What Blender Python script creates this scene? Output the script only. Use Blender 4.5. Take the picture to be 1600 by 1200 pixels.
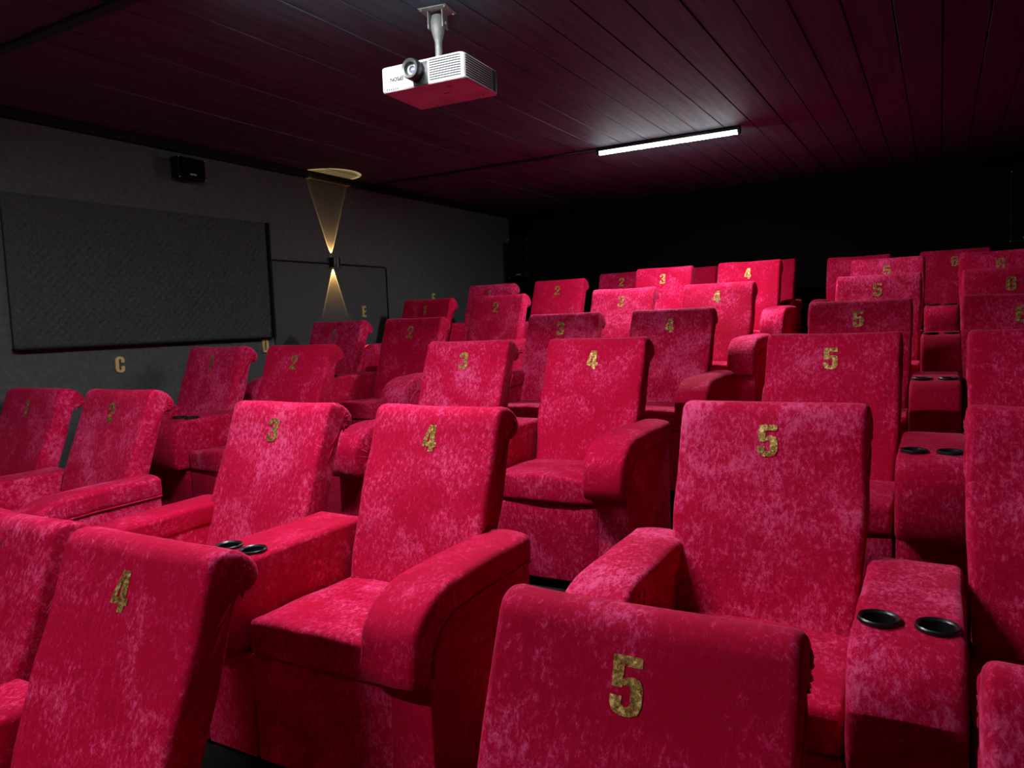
import bpy, bmesh, math, random
from mathutils import Vector, Matrix, noise
from mathutils.bvhtree import BVHTree

for o in list(bpy.data.objects):
    bpy.data.objects.remove(o)
random.seed(7)
SC = bpy.context.scene
COL = SC.collection
PI = math.pi

# ---------------------------------------------------------------- camera
FPX, YAW, PITCH, ROLL = 1174.0, 0.5192, 0.0831, -0.0383
fw = Vector((-math.sin(YAW) * math.cos(PITCH), math.cos(YAW) * math.cos(PITCH), -math.sin(PITCH)))
r0 = Vector((math.cos(YAW), math.sin(YAW), 0)); u0 = r0.cross(fw)
rt = math.cos(ROLL) * r0 + math.sin(ROLL) * u0
up = math.cos(ROLL) * u0 - math.sin(ROLL) * r0
cam_d = bpy.data.cameras.new('camera'); cam = bpy.data.objects.new('camera', cam_d); COL.objects.link(cam)
cam_d.sensor_fit = 'HORIZONTAL'; cam_d.sensor_width = 36.0; cam_d.lens = 36.0 * FPX / 1600.0; cam_d.clip_start = 0.02
cam.matrix_world = Matrix(((rt.x, up.x, -fw.x, 0), (rt.y, up.y, -fw.y, 0), (rt.z, up.z, -fw.z, 0), (0, 0, 0, 1)))
SC.camera = cam

# ---------------------------------------------------------------- world (closed dark room), exposure, light levels
w = bpy.data.worlds.new('world'); SC.world = w; w.use_nodes = True
w.node_tree.nodes['Background'].inputs[0].default_value = (0.0, 0.0, 0.0, 1)
w.node_tree.nodes['Background'].inputs[1].default_value = 0.0
SC.view_settings.view_transform = 'Standard'; SC.view_settings.look = 'None'
SC.view_settings.exposure = 0.0; SC.view_settings.gamma = 1.0; SC.view_settings.use_curve_mapping = False
TUBE_DOWN, TUBE_SIDE = 1520.0, 7.0   # radiance of the tube diffusers: the strip of diodes inside faces down
TUBE_COL = (0.93, 0.97, 1.0)
SCONCE_W = 42.0

# ---------------------------------------------------------------- node helpers / materials
def mat(name):
    m = bpy.data.materials.new(name); m.use_nodes = True
    nt = m.node_tree; b = nt.nodes['Principled BSDF']
    return m, nt, b
def N(nt, kind, **kw):
    n = nt.nodes.new(kind)
    for k, v in kw.items():
        if k in n.inputs: n.inputs[k].default_value = v
        else: setattr(n, k, v)
    return n
def L(nt, a, b): nt.links.new(a, b)
def ramp(nt, fac, stops):
    r = nt.nodes.new('ShaderNodeValToRGB')
    el = r.color_ramp.elements
    while len(el) < len(stops): el.new(0.5)
    for e, (p, c) in zip(el, stops):
        e.position = p; e.color = (*c, 1) if len(c) == 3 else c
    L(nt, fac, r.inputs[0]); return r
def plain(name, col, rough=0.6, metal=0.0, spec=0.5, bump=0.0, scale=60):
    m, nt, b = mat(name)
    tc = N(nt, 'ShaderNodeTexCoord')
    n = N(nt, 'ShaderNodeTexNoise', Scale=scale, Detail=3.0); L(nt, tc.outputs['Object'], n.inputs['Vector'])
    c = ramp(nt, n.outputs['Fac'], [(0.3, tuple(x * 0.85 for x in col)), (0.7, tuple(min(1, x * 1.15) for x in col))])
    L(nt, c.outputs[0], b.inputs['Base Color'])
    b.inputs['Roughness'].default_value = rough; b.inputs['Metallic'].default_value = metal
    b.inputs['Specular IOR Level'].default_value = spec
    if bump:
        bp = N(nt, 'ShaderNodeBump', Strength=bump, Distance=0.004); L(nt, n.outputs['Fac'], bp.inputs['Height'])
        L(nt, bp.outputs[0], b.inputs['Normal'])
    return m

def velvet():
    m, nt, b = mat('crushed_velvet')
    tc = N(nt, 'ShaderNodeTexCoord'); oi = N(nt, 'ShaderNodeObjectInfo')
    mul = N(nt, 'ShaderNodeVectorMath', operation='SCALE'); mul.inputs['Scale'].default_value = 61.0
    cmb = N(nt, 'ShaderNodeCombineXYZ')
    for k in range(3): L(nt, oi.outputs['Random'], cmb.inputs[k])
    L(nt, cmb.outputs[0], mul.inputs[0])
    add = N(nt, 'ShaderNodeVectorMath', operation='ADD')
    L(nt, tc.outputs['Object'], add.inputs[0]); L(nt, mul.outputs[0], add.inputs[1])
    v = add.outputs[0]
    big = N(nt, 'ShaderNodeTexNoise', Scale=5.0, Detail=3.0, Roughness=0.6, Distortion=0.6); L(nt, v, big.inputs['Vector'])
    mp = N(nt, 'ShaderNodeMapping'); mp.inputs['Scale'].default_value = (1.35, 0.8, 0.8); L(nt, v, mp.inputs['Vector'])
    mid = N(nt, 'ShaderNodeTexNoise', Scale=58.0, Detail=8.0, Roughness=0.76, Distortion=0.35); L(nt, mp.outputs[0], mid.inputs['Vector'])
    fine = N(nt, 'ShaderNodeTexNoise', Scale=260.0, Detail=2.0, Roughness=0.6); L(nt, mp.outputs[0], fine.inputs['Vector'])
    # lay of the pile: large patches decide how much is crushed, the mid noise breaks it up
    a1 = N(nt, 'ShaderNodeMath', operation='MULTIPLY_ADD'); a1.inputs[1].default_value = 0.55; L(nt, big.outputs['Fac'], a1.inputs[0])
    a2 = N(nt, 'ShaderNodeMath', operation='MULTIPLY'); a2.inputs[1].default_value = 1.0; L(nt, mid.outputs['Fac'], a2.inputs[0])
    L(nt, a2.outputs[0], a1.inputs[2])
    a3 = N(nt, 'ShaderNodeMath', operation='MULTIPLY_ADD'); a3.inputs[1].default_value = 0.28; L(nt, fine.outputs['Fac'], a3.inputs[0]); L(nt, a1.outputs[0], a3.inputs[2])
    c = ramp(nt, a3.outputs[0], [(0.72, (0.40, 0.0012, 0.028)), (0.90, (0.47, 0.003, 0.044)), (1.0, (0.58, 0.022, 0.105)), (1.12, (0.70, 0.07, 0.19))])
    # ramp positions are clamped to 0..1, so squeeze the range first
    mr = N(nt, 'ShaderNodeMapRange'); mr.inputs['From Min'].default_value = 0.70; mr.inputs['From Max'].default_value = 1.13
    rs = N(nt, 'ShaderNodeMapRange'); rs.inputs['To Min'].default_value = -0.10; rs.inputs['To Max'].default_value = 0.03; L(nt, oi.outputs['Random'], rs.inputs['Value'])
    a4 = N(nt, 'ShaderNodeMath', operation='ADD'); L(nt, a3.outputs[0], a4.inputs[0]); L(nt, rs.outputs[0], a4.inputs[1])
    L(nt, a4.outputs[0], mr.inputs['Value']); L(nt, mr.outputs[0], c.inputs[0])
    for e, p in zip(c.color_ramp.elements, (0.25, 0.46, 0.64, 0.86)): e.position = p
    L(nt, c.outputs[0], b.inputs['Base Color'])
    b.inputs['Roughness'].default_value = 0.85; b.inputs['Specular IOR Level'].default_value = 0.08
    b.inputs['Sheen Weight'].default_value = 0.22; b.inputs['Sheen Roughness'].default_value = 0.35
    b.inputs['Sheen Tint'].default_value = (1.0, 0.16, 0.36, 1)
    bp = N(nt, 'ShaderNodeBump', Strength=0.5, Distance=0.005); L(nt, a3.outputs[0], bp.inputs['Height'])
    wr = N(nt, 'ShaderNodeTexNoise', Scale=7.0, Detail=1.0, Distortion=1.2); L(nt, v, wr.inputs['Vector'])
    bp2 = N(nt, 'ShaderNodeBump', Strength=0.25, Distance=0.02); L(nt, wr.outputs['Fac'], bp2.inputs['Height'])
    L(nt, bp.outputs[0], bp2.inputs['Normal'])
    L(nt, bp2.outputs[0], b.inputs['Normal'])
    return m

def gold_print():
    m, nt, b = mat('worn_gold_print')
    out = nt.nodes['Material Output']
    tc = N(nt, 'ShaderNodeTexCoord'); oi = N(nt, 'ShaderNodeObjectInfo')
    add = N(nt, 'ShaderNodeVectorMath', operation='ADD')
    mul = N(nt, 'ShaderNodeMath', operation='MULTIPLY'); mul.inputs[1].default_value = 40.0; L(nt, oi.outputs['Random'], mul.inputs[0])
    L(nt, tc.outputs['Object'], add.inputs[0]); L(nt, mul.outputs[0], add.inputs[1])
    n = N(nt, 'ShaderNodeTexNoise', Scale=75.0, Detail=5.0, Roughness=0.7); L(nt, add.outputs[0], n.inputs['Vector'])
    c = ramp(nt, n.outputs['Fac'], [(0.36, (0.13, 0.062, 0.010)), (0.52, (0.34, 0.19, 0.040)), (0.68, (0.95, 0.66, 0.24))])
    L(nt, c.outputs[0], b.inputs['Base Color'])
    b.inputs['Metallic'].default_value = 0.55; b.inputs['Roughness'].default_value = 0.45
    bp = N(nt, 'ShaderNodeBump', Strength=0.9, Distance=0.004); L(nt, n.outputs['Fac'], bp.inputs['Height']); L(nt, bp.outputs[0], b.inputs['Normal'])
    n2 = N(nt, 'ShaderNodeTexNoise', Scale=110.0, Detail=4.0, Roughness=0.75); L(nt, add.outputs[0], n2.inputs['Vector'])
    k = ramp(nt, n2.outputs['Fac'], [(0.37, (0, 0, 0)), (0.43, (1, 1, 1))])
    tr = N(nt, 'ShaderNodeBsdfTransparent'); mx = N(nt, 'ShaderNodeMixShader')
    L(nt, k.outputs[0], mx.inputs[0]); L(nt, tr.outputs[0], mx.inputs[1]); L(nt, b.outputs[0], mx.inputs[2]); L(nt, mx.outputs[0], out.inputs['Surface'])
    return m

def plank_paint():
    m, nt, b = mat('dark_painted_planks')
    tc = N(nt, 'ShaderNodeTexCoord'); oi = N(nt, 'ShaderNodeObjectInfo')
    mul = N(nt, 'ShaderNodeMath', operation='MULTIPLY'); mul.inputs[1].default_value = 50.0; L(nt, oi.outputs['Random'], mul.inputs[0])
    add = N(nt, 'ShaderNodeVectorMath', operation='ADD'); L(nt, tc.outputs['Object'], add.inputs[0]); L(nt, mul.outputs[0], add.inputs[1])
    mp = N(nt, 'ShaderNodeMapping'); mp.inputs['Scale'].default_value = (14.0, 0.9, 6.0); L(nt, add.outputs[0], mp.inputs['Vector'])
    n = N(nt, 'ShaderNodeTexNoise', Scale=2.0, Detail=6.0, Roughness=0.65); L(nt, mp.outputs[0], n.inputs['Vector'])
    c = ramp(nt, n.outputs['Fac'], [(0.3, (0.060, 0.085, 0.112)), (0.7, (0.112, 0.150, 0.190))])
    # small bare flecks where the paint missed the rough wood
    fl = N(nt, 'ShaderNodeTexNoise', Scale=60.0, Detail=2.0); L(nt, add.outputs[0], fl.inputs['Vector'])
    fr = ramp(nt, fl.outputs['Fac'], [(0.76, (0, 0, 0)), (0.79, (1, 1, 1))])
    mx = N(nt, 'ShaderNodeMix', data_type='RGBA'); L(nt, fr.outputs[0], mx.inputs['Factor'])
    L(nt, c.outputs[0], mx.inputs[6]); mx.inputs[7].default_value = (0.22, 0.19, 0.18, 1)
    L(nt, mx.outputs[2], b.inputs['Base Color'])
    b.inputs['Roughness'].default_value = 0.7; b.inputs['Specular IOR Level'].default_value = 0.12
    bp = N(nt, 'ShaderNodeBump', Strength=0.35, Distance=0.003); L(nt, n.outputs['Fac'], bp.inputs['Height']); L(nt, bp.outputs[0], b.inputs['Normal'])
    return m

def emit(name, col, s):
    m = bpy.data.materials.new(name); m.use_nodes = True
    nt = m.node_tree; nt.nodes.remove(nt.nodes['Principled BSDF'])
    e = N(nt, 'ShaderNodeEmission'); e.inputs[0].default_value = (*col, 1); e.inputs[1].default_value = s
    L(nt, e.outputs[0], nt.nodes['Material Output'].inputs['Surface']); return m

VEL = velvet(); GOLD = gold_print(); PLANK = plank_paint()
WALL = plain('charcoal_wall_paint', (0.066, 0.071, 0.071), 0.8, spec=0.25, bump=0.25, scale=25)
FOAM = plain('charcoal_acoustic_foam', (0.050, 0.053, 0.052), 0.9, spec=0.1, bump=0.2, scale=90)
PANEL = plain('dark_felt_panel', (0.060, 0.063, 0.063), 0.85, spec=0.15, bump=0.2, scale=120)
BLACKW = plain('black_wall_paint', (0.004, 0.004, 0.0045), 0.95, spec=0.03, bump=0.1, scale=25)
FLOOR = plain('dark_carpet', (0.016, 0.018, 0.018), 0.95, spec=0.1, bump=0.6, scale=240)
BLACK = plain('black_plastic', (0.008, 0.008, 0.009), 0.35, spec=0.5)
MATBLK = plain('matt_black', (0.006, 0.006, 0.006), 0.8, spec=0.2)
WHITE = plain('white_plastic', (0.60, 0.60, 0.60), 0.42, spec=0.45, scale=8)
SLOT = plain('dark_grey_slot', (0.02, 0.02, 0.022), 0.7)
GREY = plain('grey_metal', (0.27, 0.27, 0.26), 0.45, metal=0.2)
GLASSM = plain('lens_glass', (0.10, 0.11, 0.16), 0.06, spec=1.0, scale=5)
INK = plain('dark_ink', (0.004, 0.004, 0.005), 0.6)
LETTER = plain('brass_letter', (0.62, 0.47, 0.20), 0.42, metal=0.4, scale=90)
BADGE = plain('grey_badge', (0.30, 0.30, 0.30), 0.5)
TUBE = emit('lit_tube_diffuser', TUBE_COL, TUBE_DOWN)
_nt = TUBE.node_tree; _g = N(_nt, 'ShaderNodeNewGeometry'); _s = N(_nt, 'ShaderNodeSeparateXYZ'); L(_nt, _g.outputs['True Normal'], _s.inputs[0])
_r = N(_nt, 'ShaderNodeMapRange', interpolation_type='SMOOTHSTEP'); L(_nt, _s.outputs['Z'], _r.inputs['Value'])
for _k, _v in (('From Min', -0.82), ('From Max', -0.97), ('To Min', TUBE_SIDE), ('To Max', TUBE_DOWN)): _r.inputs[_k].default_value = _v
L(_nt, _r.outputs[0], [n for n in _nt.nodes if n.type == 'EMISSION'][0].inputs['Strength'])
LEDW = emit('warm_led', (1.0, 0.72, 0.32), 30.0)

# ---------------------------------------------------------------- object helpers
def mesh_of(name, verts, faces, smooth=40):
    me = bpy.data.meshes.new(name); me.from_pydata([tuple(v) for v in verts], [], faces); me.update()
    bm = bmesh.new(); bm.from_mesh(me); bmesh.ops.recalc_face_normals(bm, faces=bm.faces); bm.to_mesh(me); bm.free()
    if smooth:
        me.shade_smooth(); me.set_sharp_from_angle(angle=math.radians(smooth))
    return me
def obj(name, me, m=None, parent=None, loc=None):
    o = bpy.data.objects.new(name, me); COL.objects.link(o)
    if m is not None and len(me.materials) == 0: me.materials.append(m)
    if parent is not None: o.parent = parent
    if loc is not None: o.location = loc
    return o
def tag(o, label, cat, group=None):
    o['label'] = label; o['category'] = cat
    if group: o['group'] = group
    return o
def empty(name, loc, label, cat, group=None, rz=0.0):
    o = bpy.data.objects.new(name, None); COL.objects.link(o); o.location = loc; o.rotation_euler.z = rz
    o.empty_display_size = 0.1
    return tag(o, label, cat, group)
def struct(o, label=None):
    o['kind'] = 'structure'
    if label: o['label'] = label
    return o
def box(x0, x1, y0, y1, z0, z1, bev=0.0, name='box', seg=2):
    bm = bmesh.new()
    bmesh.ops.create_cube(bm, size=1.0)
    for v in bm.verts:
        v.co = Vector(((x0 + x1) / 2 + v.co.x * (x1 - x0), (y0 + y1) / 2 + v.co.y * (y1 - y0), (z0 + z1) / 2 + v.co.z * (z1 - z0)))
    if bev: bmesh.ops.bevel(bm, geom=list(bm.edges), offset=bev, segments=seg, profile=0.5, affect='EDGES')
    me = bpy.data.meshes.new(name); bm.to_mesh(me); bm.free()
    if bev: me.shade_smooth(); me.set_sharp_from_angle(angle=math.radians(40))
    return me
def lathe(pts, n=24, axis='z', name='lathe', closed=False):
    """revolve (r, h) points about an axis"""
    V = []; F = []
    for k in range(n):
        a = 2 * PI * k / n
        for r, h in pts:
            p = (r * math.cos(a), r * math.sin(a), h)
            if axis == 'y': p = (p[0], p[2], p[1])
            if axis == 'x': p = (p[2], p[0], p[1])
            V.append(p)
    m = len(pts)
    for k in range(n):
        for j in range(m - 1 + (1 if closed else 0)):
            a = k * m + j; b = k * m + (j + 1) % m; c = ((k + 1) % n) * m + (j + 1) % m; d = ((k + 1) % n) * m + j
            F.append((a, b, c, d))
    if not closed:
        for j in (0, m - 1):
            if pts[j][0] > 1e-6: F.append(tuple(k * m + j for k in range(n)))
    me = mesh_of(name, V, F, 40)
    bm = bmesh.new(); bm.from_mesh(me); bmesh.ops.remove_doubles(bm, verts=bm.verts, dist=1e-6); bm.to_mesh(me); bm.free()
    return me
def poly_inset(P, d):
    n = len(P); A = sum(P[i][0] * P[(i + 1) % n][1] - P[(i + 1) % n][0] * P[i][1] for i in range(n))
    s = 1 if A > 0 else -1
    out = []
    for i in range(n):
        p0, p1, p2 = P[i - 1], P[i], P[(i + 1) % n]
        e1 = Vector((p1[0] - p0[0], p1[1] - p0[1])); e2 = Vector((p2[0] - p1[0], p2[1] - p1[1]))
        if e1.length < 1e-9: e1 = e2
        if e2.length < 1e-9: e2 = e1
        n1 = Vector((-e1.y, e1.x)).normalized() * s; n2 = Vector((-e2.y, e2.x)).normalized() * s
        b = (n1 + n2); b = b.normalized() if b.length > 1e-6 else n1
        k = min(1.8, 1 / max(0.4, b.dot(n1)))
        out.append((p1[0] + b.x * d * k, p1[1] + b.y * d * k))
    return out
def dens(P, step):
    out = []
    for i in range(len(P)):
        a, b = P[i], P[(i + 1) % len(P)]
        n = max(1, int(round(math.hypot(b[0] - a[0], b[1] - a[1]) / step)))
        for k in range(n): out.append((a[0] + (b[0] - a[0]) * k / n, a[1] + (b[1] - a[1]) * k / n))
    return out
def fillet(P, rad, n=4):
    """round the corners of a closed polygon; rad: one radius or one per corner"""
    out = []; m = len(P)
    for i in range(m):
        r = rad[i] if isinstance(rad, (list, tuple)) else rad
        p0, p1, p2 = Vector(P[i - 1]), Vector(P[i]), Vector(P[(i + 1) % m])
        if r <= 0: out.append(tuple(p1)); continue
        a = (p0 - p1); b = (p2 - p1); la, lb = a.length, b.length; a.normalize(); b.normalize()
        half = math.acos(max(-1, min(1, a.dot(b)))) / 2
        t = min(r / math.tan(half), la * 0.48, lb * 0.48)
        for k in range(n + 1):
            s = k / n
            q = (p1 + a * t) * (1 - s) ** 2 + p1 * 2 * s * (1 - s) + (p1 + b * t) * s ** 2
            out.append(tuple(q))
    return out
def loft(P, x0, x1, r=0.02, nx=6, name='loft', shape=None, seed=None, amp=0.0, freq=6.0, nr=4, smooth=50):
    """extrude a (y, z) outline along x with rounded rims; shape(v) may bend vertices; noise for cloth unevenness"""
    S = []
    for k in range(nr + 1):
        a = PI / 2 * k / nr; S.append((x0 + r * (1 - math.sin(a)), r * (1 - math.cos(a)) if False else r * (1 - math.sin(PI / 2 - a + 0)) ))
    S = [(x0 + r * (1 - math.cos(PI / 2 * k / nr)), r * (1 - math.sin(PI / 2 * k / nr))) for k in range(nr + 1)]
    mids = [x0 + r + (x1 - x0 - 2 * r) * k / nx for k in range(1, nx)]
    S = S + [(x, 0.0) for x in mids] + [(x0 + x1 - x, d) for x, d in reversed(S)]
    n = len(P); V = []; F = []
    for x, d in S:
        for (y, z) in (poly_inset(P, d) if d > 1e-9 else P): V.append(Vector((x, y, z)))
    for i in range(len(S) - 1):
        for j in range(n):
            F.append((i * n + j, i * n + (j + 1) % n, (i + 1) * n + (j + 1) % n, (i + 1) * n + j))
    F.append(tuple(range(n))); F.append(tuple((len(S) - 1) * n + j for j in range(n)))
    if shape: V = [shape(v) for v in V]
    if amp:
        o = Vector((seed * 13.7, seed * 5.1, seed * 9.3))
        V = [v + noise.noise_vector(v * freq + o) * amp for v in V]
    return mesh_of(name, V, F, smooth)
def tube(path, rads, n=8, name='tube'):
    V = []; F = []
    for i, p in enumerate(path):
        p = Vector(p); t = (Vector(path[min(i + 1, len(path) - 1)]) - Vector(path[max(i - 1, 0)])).normalized()
        a = t.cross(Vector((0.31, 0.2, 0.93))).normalized(); b = t.cross(a)
        r = rads[i] if isinstance(rads, (list, tuple)) else rads
        for k in range(n):
            c = 2 * PI * k / n; V.append(p + (a * math.cos(c) + b * math.sin(c)) * r)
    for i in range(len(path) - 1):
        for k in range(n): F.append((i * n + k, i * n + (k + 1) % n, (i + 1) * n + (k + 1) % n, (i + 1) * n + k))
    F.append(tuple(range(n))); F.append(tuple((len(path) - 1) * n + k for k in range(n)))
    return V, F
def join_parts(parts, name, smooth=50):
    V = []; F = []
    for v, f in parts:
        b = len(V); V += v; F += [tuple(b + i for i in q) for q in f]
    return mesh_of(name, V, F, smooth)
_TXT = {}
def text_mesh(s, size, sx=1.0, offset=0.0, extrude=0.0, rot=None):
    """centred lettering in the x-z plane, facing -y"""
    cu = bpy.data.curves.new('lettering', 'FONT'); cu.body = s; cu.size = 1.0; cu.offset = offset; cu.extrude = extrude / size; cu.resolution_u = 4
    t = bpy.data.objects.new('lettering', cu); COL.objects.link(t)
    me = bpy.data.meshes.new_from_object(t.evaluated_get(bpy.context.evaluated_depsgraph_get()))
    bpy.data.objects.remove(t); bpy.data.curves.remove(cu)
    xs = [v.co.x for v in me.vertices]; ys = [v.co.y for v in me.vertices]
    cx, cy = (min(xs) + max(xs)) / 2, (min(ys) + max(ys)) / 2; h = max(ys) - min(ys)
    for v in me.vertices:
        x, y, z = v.co
        v.co = Vector(((x - cx) / h * size * sx, -z * size, (y - cy) / h * size))
    me.update(); return me

GLYPH = {
 '1': [[(.45, 0), (.45, 1), (.26, 1), (.2, .92), (.06, .86), (.06, .70), (.2, .73), (.2, 0)]],
 '2': [[(0, 0), (.6, 0), (.6, .18), (.28, .18), (.55, .5), (.6, .62), (.6, .82), (.5, .97), (.38, 1), (.22, 1), (.08, .95), (0, .82), (0, .62), (.22, .62), (.22, .78), (.27, .84), (.34, .84), (.38, .78), (.38, .64), (.34, .55), (0, .16)]],
 '3': [[(0, .70), (.22, .70), (.22, .80), (.27, .85), (.34, .85), (.38, .80), (.38, .66), (.34, .60), (.2, .58), (.2, .44), (.33, .42), (.38, .36), (.38, .2), (.34, .15), (.27, .15), (.22, .2), (.22, .33), (0, .33), (0, .2), (.06, .06), (.2, 0), (.4, 0), (.54, .06), (.6, .18), (.6, .38), (.56, .47), (.48, .52), (.57, .58), (.6, .68), (.6, .82), (.54, .94), (.4, 1), (.2, 1), (.06, .94), (0, .82)]],
 '4': [[(.3, 0), (.52, 0), (.52, .18), (.62, .18), (.62, .35), (.52, .35), (.52, 1), (.22, 1), (0, .35), (0, .18), (.3, .18)], [(.3, .35), (.17, .35), (.3, .78)]],
 '5': [[(0, .32), (0, .2), (.06, .06), (.2, 0), (.4, 0), (.54, .06), (.6, .2), (.6, .5), (.54, .62), (.42, .66), (.3, .64), (.23, .6), (.23, .82), (.57, .82), (.57, 1), (.02, 1), (.02, .46), (.22, .46), (.26, .51), (.34, .51), (.38, .46), (.38, .2), (.34, .15), (.27, .15), (.22, .2), (.22, .32)]],
 '6': [[(.6, .66), (.38, .66), (.38, .8), (.34, .85), (.27, .85), (.22, .8), (.22, .56), (.3, .62), (.42, .63), (.54, .58), (.6, .46), (.6, .2), (.54, .06), (.4, 0), (.2, 0), (.06, .06), (0, .2), (0, .8), (.06, .94), (.2, 1), (.4, 1), (.54, .94), (.6, .8)], [(.22, .2), (.22, .42), (.27, .47), (.34, .47), (.38, .42), (.38, .2), (.34, .15), (.27, .15)]],
 'C': [[(.6, .62), (.38, .62), (.38, .8), (.34, .85), (.27, .85), (.22, .8), (.22, .2), (.27, .15), (.34, .15), (.38, .2), (.38, .4), (.6, .4), (.6, .2), (.54, .06), (.4, 0), (.2, 0), (.06, .06), (0, .2), (0, .8), (.06, .94), (.2, 1), (.4, 1), (.54, .94), (.6, .8)]],
 'D': [[(0, 0), (.36, 0), (.52, .05), (.6, .18), (.6, .82), (.52, .95), (.36, 1), (0, 1)], [(.22, .16), (.22, .84), (.33, .84), (.38, .78), (.38, .22), (.33, .16)]],
 'E': [[(0, 0), (.5, 0), (.5, .18), (.23, .18), (.23, .42), (.46, .42), (.46, .59), (.23, .59), (.23, .82), (.5, .82), (.5, 1), (0, 1)]],
 'F': [[(0, 0), (.23, 0), (.23, .40), (.45, .40), (.45, .57), (.23, .57), (.23, .82), (.5, .82), (.5, 1), (0, 1)]]}
def glyph_mesh(ch, size, extrude=0.0):
    cu = bpy.data.curves.new('glyph', 'CURVE'); cu.dimensions = '2D'; cu.fill_mode = 'BOTH'; cu.extrude = extrude / size
    for loop in GLYPH[ch]:
        sp = cu.splines.new('POLY'); sp.points.add(len(loop) - 1); sp.use_cyclic_u = True
        for q, (x, y) in zip(sp.points, loop): q.co = (x, y, 0, 1)
    t = bpy.data.objects.new('glyph', cu); COL.objects.link(t)
    me = bpy.data.meshes.new_from_object(t.evaluated_get(bpy.context.evaluated_depsgraph_get()))
    bpy.data.objects.remove(t); bpy.data.curves.remove(cu)
    for v in me.vertices: v.co = Vector(((v.co.x - 0.3) * size, -v.co.z * size, (v.co.y - 0.5) * size))
    me.update(); return me

# ================================================================ THE ROOM
XL, XR, YF, YB, ZC = -5.33, 2.1, -4.6, 9.4, 1.52
ROWS = 'ABCDEFG'
TOPZ = dict(A=-0.555, B=-0.298, C=-0.098, D=0.067, E=0.274, F=0.475, G=0.560)
TOPY = dict(A=1.30, B=2.53, C=3.90, D=5.24, E=6.48, F=7.60, G=8.62)
SEAT_H = 1.22
FLZ = {r: TOPZ[r] - SEAT_H for r in ROWS}

yprev = YF
for i, r in enumerate(ROWS):
    y1 = TOPY[r] + 0.26 if i < 6 else YB
    f = obj('floor', box(XL, XR, yprev, y1, FLZ['A'] - 0.25, FLZ[r], 0.0, 'floor'), FLOOR)
    struct(f, 'dark carpeted floor tier under one row of seats')
    yprev = y1
struct(obj('wall_left', box(XL - 0.15, XL, YF - 0.15, YB + 0.15, FLZ['A'] - 0.25, ZC + 0.2), WALL), 'charcoal painted side wall with acoustic panels')
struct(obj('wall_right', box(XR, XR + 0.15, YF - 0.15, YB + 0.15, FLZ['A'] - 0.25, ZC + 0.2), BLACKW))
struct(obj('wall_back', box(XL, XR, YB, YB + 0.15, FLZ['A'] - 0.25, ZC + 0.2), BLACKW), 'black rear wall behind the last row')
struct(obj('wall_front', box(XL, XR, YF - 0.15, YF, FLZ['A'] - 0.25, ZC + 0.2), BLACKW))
ceil = struct(obj('ceiling', box(XL, XR, YF, YB, ZC + 0.025, ZC + 0.2), BLACKW), 'dark painted plank ceiling')
PW = 0.2218
plank_me = {}
xk = int(math.floor(XL / PW)) + 0
segs = [(YF, 2.235), (2.235, 6.56), (6.56, YB)]
k = 0
for i in range(xk, int(XR / PW) + 1):
    xa, xb = max(XL, i * PW), min(XR, (i + 1) * PW)
    if xb - xa < 0.03: continue
    for si, (ya, yb) in enumerate(segs):
        key = (round(xb - xa, 3), si)
        if key not in plank_me:
            hw = (xb - xa) / 2 - 0.004; hl = (yb - ya) / 2 - 0.002
            plank_me[key] = box(-hw, hw, -hl, hl, 0.0, 0.022, 0.0015, 'plank', 1)
        obj('plank', plank_me[key], PLANK, ceil, ((xa + xb) / 2, (ya + yb) / 2, ZC + random.uniform(-0.002, 0.003)))

# corner trunking along the left wall under the ceiling
struct(obj('trim_1', box(XL, XL + 0.05, YF, YB, ZC - 0.07, ZC - 0.006, 0.003), MATBLK), 'black cable trunking in the corner of ceiling and side wall')

# ---------------------------------------------------------------- tube lights and their cable ducts
def tube_light(xc, y, label):
    t = empty('tube_light', (xc, y, ZC - 0.002), label, 'light', 'ceiling tube lights')
    Lh = 0.62
    obj('housing', box(-Lh, Lh, -0.024, 0.024, -0.030, 0.0, 0.004), BLACK, t)
    P = [(0.022 * math.cos(a), -0.030 - 0.030 * math.sin(a)) for a in [PI * k / 12 for k in range(13)]]
    V = []; F = []; n = len(P)
    for x in (-Lh + 0.012, Lh - 0.012):
        for (yy, zz) in P: V.append(Vector((x, yy, zz)))
    for j in range(n - 1): F.append((j, j + 1, n + j + 1, n + j))
    F.append(tuple(range(n))); F.append(tuple(n + j for j in range(n)))
    obj('diffuser', mesh_of('diffuser', V, F, 50), TUBE, t)
    for s in (-1, 1):
        obj('end_cap', box(s * Lh - 0.012, s * Lh + 0.012, -0.025, 0.025, -0.062, -0.001, 0.005), BLACK, t)
    return t
T2 = tube_light(-2.06, 6.42, 'lit white tube light on the ceiling above the fifth row')
T1 = tube_light(-2.13, 2.235, 'lit white tube light on the ceiling above the second row')
T0 = tube_light(-2.13, -0.95, 'lit white tube light on the ceiling in front of the seats')
for y, x1, wd in ((6.42, -2.70, 0.016), (2.235, -2.77, 0.03), (-0.95, -2.77, 0.03)):
    c = obj('cable_duct', box(XL + 0.05, x1, y - wd, y + wd, ZC - 0.022, ZC - 0.002, 0.003), BLACK)
    tag(c, {6.42: 'thin black cable duct from the rear tube light to the side wall', 2.235: 'black cable duct across the ceiling at the top left corner',
            -0.95: 'black cable duct from the front tube light to the side wall'}[y], 'cable duct', 'ceiling cable ducts')

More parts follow.
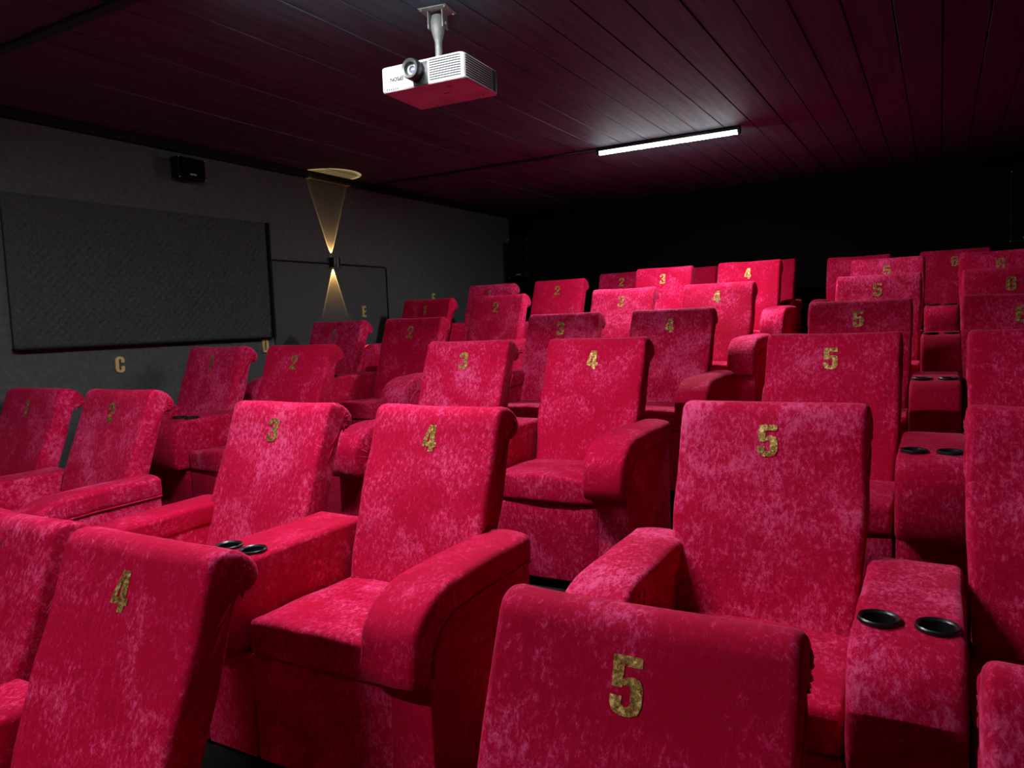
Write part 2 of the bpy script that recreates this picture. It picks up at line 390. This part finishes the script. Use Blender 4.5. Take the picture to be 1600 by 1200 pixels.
# ---------------------------------------------------------------- wall panels, letters, sconce, speakers
ya, yb, za, zb = 2.69, 4.90, -0.055, 0.97
NY, NZ = 240, 112
V = []; F = []
for i in range(NY + 1):
    for j in range(NZ + 1):
        y = ya + (yb - ya) * i / NY; z = za + (zb - za) * j / NZ
        d = 0.5 + 0.25 * (math.cos(2 * PI * (y + z) / 0.062) + math.cos(2 * PI * (y - z) / 0.062))
        if i in (0, NY) or j in (0, NZ): d = 0.0
        V.append(Vector((XL + 0.022 + 0.022 * d, y, z)))
for i in range(NY):
    for j in range(NZ):
        a = i * (NZ + 1) + j; F.append((a, a + NZ + 1, a + NZ + 2, a + 1))
bpan = empty('acoustic_panel', (0, 0, 0), 'large dark grey egg-crate foam panel on the side wall', 'acoustic panel')
bpan.location = (XL + 0.004, (ya + yb) / 2, (za + zb) / 2)
ofs = Vector(bpan.location)
obj('foam_surface', mesh_of('foam', [v - ofs for v in V], F, 180), FOAM, bpan)
obj('backing', box(0.0, 0.024, ya - ofs.y, yb - ofs.y, za - ofs.z, zb - ofs.z, 0.003), FOAM, bpan)
for nm, A in (('batten', (ya - 0.006, yb + 0.006, za - 0.012, za)), ('batten', (yb, yb + 0.02, za - 0.012, zb))):
    obj(nm, box(0.0, 0.060, A[0] - ofs.y, A[1] - ofs.y, A[2] - ofs.z, A[3] - ofs.z, 0.003), MATBLK, bpan)
p2 = empty('acoustic_panel', (XL + 0.004, 5.75, 0.0), 'plain dark felt panel behind the small wall lamp', 'acoustic panel')
obj('felt_face', box(0.0, 0.010, -0.80, 0.84, -0.55, 0.635, 0.005), PANEL, p2)
obj('edge_strip', box(0.0, 0.014, 0.845, 0.86, -0.55, 0.635, 0.003), MATBLK, p2)
obj('edge_strip', box(0.0, 0.014, -0.80, 0.84, 0.640, 0.652, 0.003), MATBLK, p2)

def wall_letter(ch, y, z, xo=0.0):
    me = glyph_mesh(ch, 0.118, 0.006)
    o = obj('row_letter', me, LETTER)
    o.rotation_euler.z = PI / 2; o.location = (XL + xo + 0.008, y, z)
    tag(o, {'C': 'gold letter C on the dark wall above the two left seats', 'D': 'gold letter D on the wall mostly hidden behind a seat back',
            'E': 'gold letter E on the wall below and right of the lamp', 'F': 'tiny gold letter F on the wall above the row of letter E'}[ch], 'letter', 'row letters on the wall')
wall_letter('C', 3.425, -0.210); wall_letter('D', 4.83, -0.135); wall_letter('E', 6.195, 0.165, 0.014); wall_letter('F', 7.49, 0.315)

s = empty('wall_sconce', (XL, 5.76, 0.655), 'small black up-and-down wall lamp throwing warm cones of light', 'wall lamp')
obj('shell', lathe([(0.046, -0.05), (0.050, -0.05), (0.050, 0.05), (0.046, 0.05)], 24, 'z', 'shell', True), BLACK, s, (0.051, 0, 0))
obj('baffle', lathe([(0.0, -0.008), (0.0455, -0.008), (0.0455, 0.008), (0.0, 0.008)], 20), BLACK, s, (0.051, 0, 0))
obj('wall_plate', box(0.0, 0.006, -0.03, 0.03, -0.045, 0.045, 0.002), BLACK, s)
for sg in (1, -1):
    obj('led', lathe([(0.0, 0.0), (0.010, 0.0), (0.010, 0.004), (0.0, 0.004)], 14), LEDW, s, (0.030, 0, sg * 0.014 - 0.002))
    ld = bpy.data.lights.new('sconce_beam', 'SPOT'); ld.energy = SCONCE_W; ld.color = (1.0, 0.55, 0.17); ld.spot_size = math.radians(43); ld.spot_blend = 0.05
    ld.shadow_soft_size = 0.002
    lo = bpy.data.objects.new('sconce_beam', ld); COL.objects.link(lo); lo.parent = s
    lo.location = (0.026, 0, sg * 0.036)
    if sg > 0: lo.rotation_euler = (PI, 0, 0)
    # the lens of the lamp makes the rim of the beam brighter than its core
    ld.use_nodes = True; nt = ld.node_tree; em = nt.nodes['Emission']
    tc = N(nt, 'ShaderNodeNewGeometry'); sp = N(nt, 'ShaderNodeSeparateXYZ'); L(nt, tc.outputs['Incoming'], sp.inputs[0])
    ab = N(nt, 'ShaderNodeMath', operation='ABSOLUTE'); L(nt, sp.outputs['Z'], ab.inputs[0])
    rr = ramp(nt, ab.outputs[0], [(0.930, (1, 1, 1)), (0.940, (1, 1, 1)), (0.950, (0.30, 0.30, 0.30)), (1.0, (0.24, 0.24, 0.24))])
    gn = N(nt, 'ShaderNodeMath', operation='MULTIPLY'); gn.inputs[1].default_value = 3.0; L(nt, rr.outputs[0], gn.inputs[0]); L(nt, gn.outputs[0], em.inputs['Strength'])

def speaker(loc, rz, wx, dy, hz, label, stand=False):
    t = empty('wall_speaker', loc, label, 'speaker', 'black wall speakers', rz)
    obj('cabinet', box(-wx / 2, wx / 2, 0.0, dy, -hz / 2, hz / 2, 0.008), MATBLK, t)
    obj('grille', box(-wx / 2 + 0.012, wx / 2 - 0.012, -0.008, 0.001, -hz / 2 + 0.012, hz / 2 - 0.012, 0.004), BLACKW, t)
    obj('badge', box(-0.03, 0.03, -0.011, -0.007, -hz / 2 + 0.03, -hz / 2 + 0.042), BADGE, t)
    for sx in (-1, 1):
        for sz in (-1, 1):
            obj('screw', lathe([(0.0, 0), (0.006, 0), (0.005, -0.003), (0.0, -0.003)], 10, 'y'), BADGE, t, (sx * (wx / 2 - 0.007), -0.0005, sz * (hz / 2 - 0.007)))
    obj('bracket', box(-0.03, 0.03, dy - 0.002, dy + 0.05, -0.05, 0.05, 0.004), MATBLK, t)
speaker((-5.03, 9.10, 0.86), 0.35, 0.26, 0.22, 0.52, 'black speaker in the rear left corner above the last row')
speaker((0.74, 9.10, 0.95), -0.1, 0.28, 0.25, 0.70, 'black speaker on the rear wall at the right edge of the photo')
speaker((-5.19, 4.08, 1.31), PI / 2 + 0.03, 0.26, 0.085, 0.17, 'black speaker high on the side wall under the ceiling')

# ---------------------------------------------------------------- projector on its ceiling mount (hung upside down)
PJ = (-2.095, 3.085, 1.157)
p = empty('projector', PJ, 'white projector hanging upside down from the ceiling', 'projector', None, math.radians(3.2))
hw, hd, hh = 0.224, 0.168, 0.058
bd = [(-hw, -hd), (hw, -hd), (hw, hd), (-hw, hd)]
rnd = fillet(bd, [0.02, 0.035, 0.02, 0.02], 5)
def prism(P, z0, z1, bev=0.0, name='prism'):
    n = len(P); S = [(z0, bev), (z0 + bev, 0), (z1 - bev, 0), (z1, bev)] if bev else [(z0, 0), (z1, 0)]
    V = []; F = []
    for z, d in S:
        for (x, y) in (poly_inset(P, d) if d else P): V.append(Vector((x, y, z)))
    for i in range(len(S) - 1):
        for j in range(n): F.append((i * n + j, i * n + (j + 1) % n, (i + 1) * n + (j + 1) % n, (i + 1) * n + j))
    F.append(tuple(range(n))); F.append(tuple((len(S) - 1) * n + j for j in range(n)))
    return mesh_of(name, V, F, 40)
body = obj('body', prism(rnd, -hh, hh, 0.006, 'body'), WHITE, p)
# louvres wrap from the front right round the corner onto the right side
for i in range(9):
    z = -0.044 + i * 0.0108
    path = [(0.045, -hd - 0.0015)] + [(hw - 0.035 + 0.036 * math.sin(a), -hd + 0.035 - 0.0365 * math.cos(a)) for a in [PI / 2 * k / 6 for k in range(7)]] + [(hw + 0.0015, 0.105)]
    Vv = []; Ff = []
    for (x, y) in path:
        d = Vector((x, y)); 
        for dz in (0, 0.0056): Vv.append(Vector((x, y, z + dz)))
    inn = [(0.045, -hd + 0.004)] + [(hw - 0.035 + 0.031 * math.sin(a), -hd + 0.035 - 0.031 * math.cos(a)) for a in [PI / 2 * k / 6 for k in range(7)]] + [(hw - 0.004, 0.105)]
    for (x, y) in inn:
        for dz in (0, 0.0056): Vv.append(Vector((x, y, z + dz)))
    n = len(path)
    for k in range(n - 1):
        a = 2 * k; b = 2 * n + 2 * k
        Ff += [(a, a + 2, a + 3, a + 1), (b, b + 1, b + 3, b + 2), (a + 1, a + 3, b + 3, b + 1), (a, b, b + 2, a + 2)]
    Ff += [(0, 1, 2 * n + 1, 2 * n), (2 * n - 2, 4 * n - 2, 4 * n - 1, 2 * n - 1)]
    obj('vent_slot', mesh_of('vent_slot', Vv, Ff, 40), SLOT, p)
obj('rear_side_panel', box(hw - 0.002, hw + 0.002, 0.112, 0.150, -0.048, 0.05, 0.001), SLOT, p)
obj('lens_bay', box(-0.045, 0.036, -hd - 0.002, -hd + 0.03, -hh + 0.002, hh - 0.010, 0.003), BLACK, p)
lens = obj('lens_barrel', lathe([(0.030, -0.052), (0.043, -0.055), (0.047, -0.050), (0.047, 0.0), (0.040, 0.01), (0.0, 0.01), (0.0, -0.008), (0.024, -0.012)], 36, 'y', 'lens_barrel', True), BLACK, p, (-0.028, -hd, 0.010))
obj('lens_ring', lathe([(0.017, -0.030), (0.026, -0.030), (0.029, -0.034), (0.029, -0.012), (0.017, -0.012)], 30, 'y', 'lens_ring', True), GREY, lens)
obj('lens_glass', lathe([(0.0, -0.030), (0.008, -0.029), (0.014, -0.026), (0.018, -0.021), (0.018, -0.012), (0.0, -0.012)], 24, 'y', 'lens_glass'), GLASSM, lens)
tx = obj('brand_lettering', text_mesh('EPSON', 0.020, 0.95, 0.045, 0.0005), INK, p, (-0.135, -hd - 0.0014, -0.006)); tx.rotation_euler.y = PI
for i in range(6):
    obj('indicator', box(-0.195 + i * 0.012, -0.189 + i * 0.012, -hd - 0.001, -hd + 0.002, -0.052, -0.044), INK, p)
# the underside here is the projector's own top cover: faint recessed keys and a seam
for (x, y, r_) in ((-0.06, -0.09, 0.016), (0.0, -0.10, 0.016)):
    obj('adjust_ring', lathe([(r_ - 0.003, -0.0015), (r_, -0.0015), (r_, 0.002), (r_ - 0.003, 0.002)], 24, 'z', 'adjust_ring', True), WHITE, p, (x, y, -hh))
for (x0_, x1_, y_) in ((0.02, 0.06, -0.01), (0.09, 0.12, -0.09), (0.165, 0.175, 0.11), (-0.11, -0.10, 0.135)):
    obj('cover_mark', box(x0_, x1_, y_, y_ + 0.005, -hh - 0.0008, -hh + 0.001), INK, p)
for (x, y) in ((0.185, 0.05), (-0.185, 0.12)):
    obj('foot', lathe([(0.0, 0.0), (0.011, 0.0), (0.013, 0.006), (0.012, 0.014), (0.0, 0.015)], 18), WHITE, p, (x, y, hh - 0.001))

m = empty('projector_mount', (PJ[0] - 0.045, PJ[1] + 0.065, ZC), 'grey ceiling bracket carrying the projector', 'bracket', None, math.radians(10))
obj('ceiling_plate', box(-0.075, 0.075, -0.065, 0.065, -0.006, -0.001, 0.002), GREY, m)
for sx in (-1, 1):
    ck = obj('yoke_cheek', box(sx * 0.038 - 0.003, sx * 0.038 + 0.003, -0.03, 0.03, -0.090, -0.006, 0.002), GREY, m)
    obj('bolt', lathe([(0.0, 0), (0.008, 0), (0.008, 0.008), (0.0, 0.008)], 6, 'x'), GREY, ck, (sx * 0.038 + (0.002 if sx > 0 else -0.010), 0, -0.065))
for sx in (-1, 1):
    for sy in (-1, 1):
        obj('screw', lathe([(0.0, -0.012), (0.005, -0.012), (0.006, -0.006), (0.0, -0.006)], 8), GREY, m, (sx * 0.062, sy * 0.052, 0))
dz = ZC - (PJ[2] + hh) - 0.002
obj('column', lathe([(0.0, -0.025), (0.027, -0.025), (0.033, -0.045), (0.034, -0.085), (0.029, -0.110), (0.021, -0.138), (0.018, -0.145), (0.018, -dz + 0.030), (0.0, -dz + 0.030)], 24), GREY, m)
for sx in (-1, 1):
    obj('wing_knob', lathe([(0.0, 0.0), (0.006, 0.002), (0.011, 0.012), (0.010, 0.022), (0.0, 0.026)], 14, 'x' if False else 'x'), GREY, m, (sx * 0.012 if sx > 0 else -0.038, 0, -dz + 0.055))
obj('hub', lathe([(0.0, -dz + 0.034), (0.030, -dz + 0.034), (0.034, -dz + 0.028), (0.034, -dz + 0.016), (0.028, -dz + 0.010), (0.0, -dz + 0.010)], 24), GREY, m)
for a in (215, 325, 35, 145):
    c, s_ = math.cos(math.radians(a)), math.sin(math.radians(a))
    Vt, Ft = tube([(0.02 * c, 0.02 * s_, -dz + 0.022), (0.125 * c, 0.10 * s_, -dz + 0.022), (0.135 * c, 0.108 * s_, -dz + 0.012), (0.135 * c, 0.108 * s_, -dz + 0.0)], [0.007, 0.007, 0.008, 0.008], 8)
    obj('spider_arm', mesh_of('spider_arm', Vt, Ft), GREY, m)

# ================================================================ SEATS
# local frame of a seat: origin on the floor below the top edge of its back; +y to the rear, z up
TOP = SEAT_H
REC = math.radians(19.5)
AX = Vector((0, math.sin(REC), math.cos(REC))); BK = Vector((0, math.cos(REC), -math.sin(REC)))
def uv2yz(u, wv):
    q = AX * u + BK * wv; return (q.y, q.z + TOP)
W2 = 0.30
def back_profile():
    fr = []
    for k in range(15):
        u = -0.80 + 0.75 * k / 14
        b = -0.014 * math.sin(PI * min(1, max(0, (u + 0.80) / 0.60))) if u < -0.2 else 0.0
        fr.append((u, b + 0.0))
    top = [(-0.022, 0.006), (-0.006, 0.022), (0.004, 0.045), (0.006, 0.075), (0.002, 0.105), (-0.010, 0.135), (-0.030, 0.160), (-0.055, 0.172), (-0.080, 0.168), (-0.098, 0.152), (-0.103, 0.135), (-0.108, 0.122), (-0.125, 0.116)]
    bk = [(-0.125 - 0.675 * k / 9, 0.116) for k in range(1, 10)]
    bt = [(-0.80, 0.08), (-0.80, 0.04)]
    return [uv2yz(u, b) for u, b in fr + top + bk + bt]
BP = back_profile()
def back_shape(v):
    h = (v.z - (TOP - 0.66)) / 0.30           # narrows down where it drops between the arms
    k = 1.0 if h > 1 else (0.93 + 0.07 * max(0.0, h) ** 0.8 if h > 0 else 0.93)
    x = v.x * k
    e = max(0.0, 1 - (abs(x) / W2) ** 6)
    return Vector((x, v.y, v.z - 0.006 * math.cos(x / W2 * PI / 2) * (1 if v.z > TOP - 0.08 else 0)))
BACKS = [loft(BP, -W2, W2, 0.021, 10, 'backrest', back_shape, sd, 0.006, 5.5) for sd in (1, 2, 3, 4)]
# gathered folds of cloth on the rolled ends of the back
def pleats(side, sd):
    rnd_ = random.Random(sd * 7 + (side > 0)); parts = []
    for k in range(7):
        a = math.radians(-70 + 38 * k + rnd_.uniform(-8, 8))
        c = (-0.068, 0.105)
        r1, r2 = rnd_.uniform(0.022, 0.030), rnd_.uniform(0.040, 0.055)
        pts = []
        if k > 4:
            u1 = rnd_.uniform(-0.34, -0.18); pth = [(-0.10, 0.10), (-0.14, 0.085), ((u1 - 0.14) / 2, 0.07), (u1, 0.05)]
        else:
            pth = [(c[0] + r * math.sin(a), c[1] + r * math.cos(a)) for r in (r1 * 0.3, r1, (r1 + r2) / 2, r2)]
        for i, (u, wv) in enumerate(pth):
            y, z = uv2yz(u, wv); pts.append((side * (W2 - (0.004, 0.0005, 0.0005, 0.007)[i]), y, z))
        parts.append(tube(pts, [0.003, 0.0055, 0.0055, 0.002], 6))
    return join_parts(parts, 'gathered_folds', 60)
PLEAT = {(s_, d_): pleats(s_, d_) for s_ in (-1, 1) for d_ in (1, 2)}

def cushion_mesh(sd):
    zt, zb_ = TOP - 0.665, TOP - 0.787
    P = fillet([(-0.725, zb_), (-0.17, zb_), (-0.17, zt - 0.012), (-0.725, zt)], [0.02, 0.02, 0.02, 0.022], 4)
    P = dens(P, 0.06)
    def sh(v):
        kx = 1 - (v.x / W2) ** 2
        return Vector((v.x, v.y - (0.008 * kx if v.y < -0.6 else 0), v.z + (0.012 * kx if v.z > zt - 0.04 else 0)))
    return loft(P, -W2 + 0.004, W2 - 0.004, 0.016, 10, 'seat_cushion', sh, sd, 0.005, 7.0)
CUSH = [cushion_mesh(11), cushion_mesh(12)]
def arm_xs(wide): return (W2 - 0.045, W2 + (0.155 if wide else 0.085))
def arm_mesh(x0, x1, sd, depth=0.0):
    z1 = TOP - 0.462
    outer = [(-0.085, z1 - 0.016), (-0.10, z1), (-0.30, z1), (-0.50, z1 - 0.002)]
    for k in range(1, 9):
        a = PI / 2 * k / 8
        outer.append((-0.56 - 0.24 * math.sin(a), z1 - 0.003 - 0.170 * (1 - math.cos(a))))
    outer += [(-0.806, z1 - 0.215), (-0.800, z1 - 0.255), (-0.782, z1 - 0.275)]
    inner = [(-0.72, z1 - 0.275), (-0.705, z1 - 0.26), (-0.70, z1 - 0.20), (-0.66, z1 - 0.14), (-0.58, z1 - 0.105), (-0.45, z1 - 0.10), (-0.25, z1 - 0.10), (-0.085, z1 - 0.10)]
    P = dens(outer + inner, 0.05)
    def sh(v):
        xm = (x0 + x1) / 2; kx = 1 - ((v.x - xm) / ((x1 - x0) / 2)) ** 2
        return v + Vector((0, 0, 0.012 * kx if v.z > z1 - 0.06 and v.y > -0.6 else 0)) + Vector((0, -0.012 * kx if v.y < -0.7 else 0, 0))
    return loft(P, x0, x1, 0.019, 6, 'armrest', sh, sd, 0.005, 7.0)
def side_mesh(x0, x1):
    z1 = TOP - 0.462
    P = fillet([(-0.716, 0.052), (-0.09, 0.052), (-0.09, z1 - 0.09), (-0.60, z1 - 0.09), (-0.716, z1 - 0.19)], [0.006, 0.006, 0.01, 0.05, 0.03], 3)
    return loft(dens(P, 0.12), x0 + 0.006, x1 - 0.008, 0.006, 3, 'side_panel', None, 3, 0.003, 6.0, 2)
def arm_pleats(x0, x1, sd, which):
    rnd_ = random.Random(sd); parts = []; z1 = TOP - 0.462
    for xs, sg in (((x0, -1), (x1, 1))[which],):
        for k in range(8):
            a = math.radians(-12 + 15 * k)
            ca, sa = math.cos(a), math.sin(a)
            pts = []
            for i, rr_ in enumerate((0.085, 0.12, 0.155, 0.19 + rnd_.uniform(-0.02, 0.01))):
                pts.append((xs - sg * (0.010, 0.002, 0.002, 0.010)[i], -0.585 - rr_ * sa * 1.05, z1 - 0.195 + rr_ * ca * 0.98))
            parts.append(tube(pts, [0.003, 0.0055, 0.005, 0.002], 6))
    return join_parts(parts, 'gathered_folds', 60)
def arm_piping(xo, sg):
    z1 = TOP - 0.462
    pth = [(-0.09, z1 - 0.098), (-0.25, z1 - 0.099), (-0.45, z1 - 0.099), (-0.58, z1 - 0.104), (-0.655, z1 - 0.138), (-0.698, z1 - 0.20), (-0.706, z1 - 0.262)]
    return join_parts([tube([(xo - sg * 0.004, y, z) for y, z in pth], 0.0055, 8)], 'piping', 60)
ARMS = {}
for s_ in (-1, 1):
    for wide in (False, True):
        a, b = arm_xs(wide); x0, x1 = (a, b) if s_ > 0 else (-b, -a)
        ARMS[(s_, wide)] = (arm_mesh(x0, x1, 21 + s_), side_mesh(x0, x1), [arm_pleats(x0, x1, 31 + s_ + 5 * q, q) for q in (0, 1)], arm_piping(x1 if s_ > 0 else x0, s_))
def base_mesh():
    P = fillet([(-0.716, 0.05), (-0.06, 0.05), (-0.06, TOP - 0.792), (-0.716, TOP - 0.792)], [0.006, 0.02, 0.02, 0.014], 3)
    return loft(dens(P, 0.1), -W2 + 0.001, W2 - 0.001, 0.007, 6, 'base', None, 5, 0.003, 5.0, 2)
BASE = base_mesh()
PLINTH = box(-W2 + 0.01, W2 - 0.01, -0.64, -0.08, 0.0, 0.052)
REAR = loft(dens(fillet([uv2yz(-0.95, 0.045), uv2yz(-0.95, 0.112), uv2yz(-0.60, 0.112), uv2yz(-0.60, 0.045)], 0.01, 2), 0.1), -W2 * 0.9, W2 * 0.9, 0.01, 4, 'rear_panel')

DIG = {}
def digit(ch, bi):
    if (ch, bi) in DIG: return DIG[(ch, bi)]
    me = glyph_mesh(ch, 0.106)
    bm = bmesh.new(); bm.from_mesh(BACKS[bi]); tree = BVHTree.FromBMesh(bm); bm.free()
    for v in me.vertices:
        u = -0.142 + v.co.z
        q = AX * u + Vector((v.co.x, 0, TOP)) - BK * 0.2
        hit = tree.ray_cast(q, BK)
        v.co = (hit[0] if hit[0] is not None else q + BK * 0.2) - BK * 0.0025
    me.update(); DIG[(ch, bi)] = me
    return me

ORD = dict(A='nearest row', B='second row', C='third row', D='fourth row', E='fifth row', F='sixth row', G='darkest last row')
POSN = {1: 'leftmost crimson seat', 2: 'second crimson seat from the wall', 3: 'third crimson seat from the wall', 4: 'fourth crimson seat from the wall',
        5: 'fifth crimson seat from the wall', 6: 'rightmost crimson seat'}
GAPN = {1: 'leftmost velvet console', 3: 'middle velvet console', 5: 'rightmost velvet console'}
def seat(row, num, x, y, ztop, arm, label=None, sx=1.0, rz=0.0, wide=True, drop=0.0):
    zf = FLZ[row]
    t = empty('cinema_seat', (x, y, zf), label or f'{POSN[num]} in the {ORD[row]}, gold {num} on its velvet back', 'seat', 'crimson velvet cinema seats', rz)
    t.scale = (sx, 1.0, (ztop - zf) / SEAT_H)
    bi = (num * 5 + ord(row) * 3) % 4
    b = obj('backrest', BACKS[bi], VEL, t)
    d = obj('seat_number', digit(str(num), bi), GOLD, b); d['label'] = f'worn gold number {num}'
    for s_ in (-1, 1): obj('gathered_folds', PLEAT[(s_, 1 + (num + ord(row)) % 2)], VEL, b)
    obj('seat_cushion', CUSH[(num + ord(row)) % 2], VEL, t)
    obj('base', BASE, VEL, t); obj('plinth', PLINTH, MATBLK, t); obj('rear_panel', REAR, VEL, t)
    for s_ in ((-1, 1) if arm == 2 else (arm,)):
        am, sm, pm, pp = ARMS[(s_, wide)]
        a = obj('armrest', am, VEL, t, (0, -drop, -drop)); [obj('gathered_folds', q, VEL, a) for q in pm]; obj('piping', pp, VEL, a)
        obj('side_panel', sm, VEL, t, (0, 0, -drop * 0.4))
    return t

# console with two cup holders, between the two seats of a pair
CW = 0.122
def console_mesh():
    z1 = TOP - 0.462
    P = [(-0.10, TOP - 0.79), (-0.10, z1 - 0.012), (-0.115, z1), (-0.30, z1), (-0.50, z1), (-0.66, z1 - 0.004)]
    for k in range(1, 8):
        a = PI / 2 * k / 7
        P.append((-0.67 - 0.135 * math.sin(a), z1 - 0.006 - 0.14 * (1 - math.cos(a))))
    P += [(-0.812, z1 - 0.22), (-0.806, z1 - 0.29), (-0.790, z1 - 0.318), (-0.70, z1 - 0.322), (-0.690, z1 - 0.328)]
    P = dens(P, 0.05)
    def sh(v):
        k = 1.0 + 0.06 * max(0, min(1, (-v.y - 0.55) / 0.25))
        return Vector((v.x, v.y - (0.010 * (1 - (v.x / CW) ** 2) if v.y < -0.7 else 0), v.z))
    return loft(P, -CW, CW, 0.022, 8, 'console_body', sh, 41, 0.0035, 7.0)
tmp = obj('tmp', console_mesh(), VEL)
CUPS = [(-0.062, -0.625), (0.062, -0.625)]
CR = 0.043
cut = bmesh.new()
for (cx, cy) in CUPS:
    bmesh.ops.create_cone(cut, cap_ends=True, segments=32, radius1=CR - 0.002, radius2=CR - 0.002, depth=0.24, matrix=Matrix.Translation((cx, cy, TOP - 0.462)))
cme = bpy.data.meshes.new('cut'); cut.to_mesh(cme); cut.free(); cobj = obj('cut', cme, VEL)
md = tmp.modifiers.new('b', 'BOOLEAN'); md.operation = 'DIFFERENCE'; md.object = cobj; md.solver = 'EXACT'
bpy.context.view_layer.update()
CONS = bpy.data.meshes.new_from_object(tmp.evaluated_get(bpy.context.evaluated_depsgraph_get()))
CONS.name = 'console_body'; CONS.shade_smooth(); CONS.set_sharp_from_angle(angle=math.radians(50))
bpy.data.objects.remove(tmp); bpy.data.objects.remove(cobj)
RIM = lathe([(CR - 0.005, 0.001), (CR - 0.002, 0.005), (CR + 0.003, 0.007), (CR + 0.006, 0.004), (CR + 0.0065, -0.003), (CR - 0.004, -0.004)], 36, 'z', 'rim', True)
WELL = lathe([(CR - 0.003, 0.001), (CR - 0.005, 0.001), (CR - 0.009, -0.085), (0.0, -0.086), (0.0, -0.089), (CR - 0.006, -0.089)], 32, 'z', 'well', True)
CBASE = loft(dens(fillet([(-0.716, 0.05), (-0.10, 0.05), (-0.10, TOP - 0.795), (-0.716, TOP - 0.795)], [0.006, 0.01, 0.01, 0.01], 3), 0.1), -CW, CW, 0.005, 3, 'console_base', None, 6, 0.003, 5.0, 2)
CPLINTH = box(-CW, CW, -0.64, -0.12, 0.0, 0.052)
def console(row, x, y, ztop, nums, label=None, sx=1.0):
    zf = FLZ[row]
    t = empty('cup_holder_console', (x, y, zf), label or f'{GAPN[nums[0]]} with two black cup holders in the {ORD[row]}', 'console', 'velvet consoles with cup holders')
    t.scale = (sx, 1.0, (ztop - zf) / SEAT_H)
    obj('body', CONS, VEL, t); obj('base', CBASE, VEL, t); obj('plinth', CPLINTH, MATBLK, t)
    for (cx, cy) in CUPS:
        c = obj('cup_holder', RIM, BLACK, t, (cx, cy, TOP - 0.461)); obj('well', WELL, BLACK, c)
    return t

D = 0.861
PAIRS = {  # centre x, top-edge y, top z of each pair of seats, as set out in the hall
 'B': [(-4.47, 2.576, -0.288), (-2.159, 2.411, -0.310), (-0.061, 2.594, -0.290)],
 'C': [(-4.365, 3.866, -0.093), (-2.119, 3.919, -0.097), (-0.022, 3.912, -0.102)],
 'D': [(-4.351, 5.196, 0.076), (-2.102, 5.263, 0.062), (-0.020, 5.275, 0.065)],
 'E': [(-4.251, 6.467, 0.281), (-2.075, 6.474, 0.274), (0.009, 6.512, 0.267)],
 'F': [(-4.045, 7.440, 0.446), (-2.067, 7.634, 0.515), (0.010, 7.651, 0.457)]}
for row, ps in PAIRS.items():
    for k, (x, y, zt) in enumerate(ps):
        n = 2 * k + 1
        seat(row, n, x - D / 2, y, zt, -1, wide=(k > 0)); seat(row, n + 1, x + D / 2, y, zt, 1)
        console(row, x, y, zt, (n, n + 1))
seat('A', 3, -2.735, 1.31, -0.575, -1, 'crimson velvet cinema seat cut off at the left edge, nearest row')
seat('A', 4, -1.875, 1.21, -0.535, 1, 'crimson velvet seat at the bottom left with gold 4 on its back, nearest row', sx=1.04, drop=0.1)
console('A', -2.312, 1.26, -0.555, (3, 4), 'velvet console at the lower left corner of the photo, nearest row', sx=0.98)
seat('A', 5, -0.50, 1.31, -0.548, -1, 'largest crimson velvet seat, bottom centre, with a big gold 5, nearest row')
seat('A', 6, 0.362, 1.31, -0.548, 1, 'crimson velvet cinema seat cut off at the lower right corner, nearest row')
for num, x, arm in ((2, -3.33, 1), (3, -2.50, -1), (4, -1.66, 1), (5, -0.74, -1), (6, 0.12, 1)):
    seat('G', num, x, 8.62, 0.552 if num != 4 else 0.575, arm, f'dim crimson velvet seat, {("leftmost", "second from left", "middle one", "second from right", "rightmost")[num - 2]} in the unlit last row', wide=False)
console('G', -2.08, 8.62, 0.555, (3, 4), 'dim velvet console left of the middle gap in the unlit last row', sx=0.94); console('G', -0.31, 8.62, 0.545, (5, 6), 'dim velvet console at the right in the unlit last row')
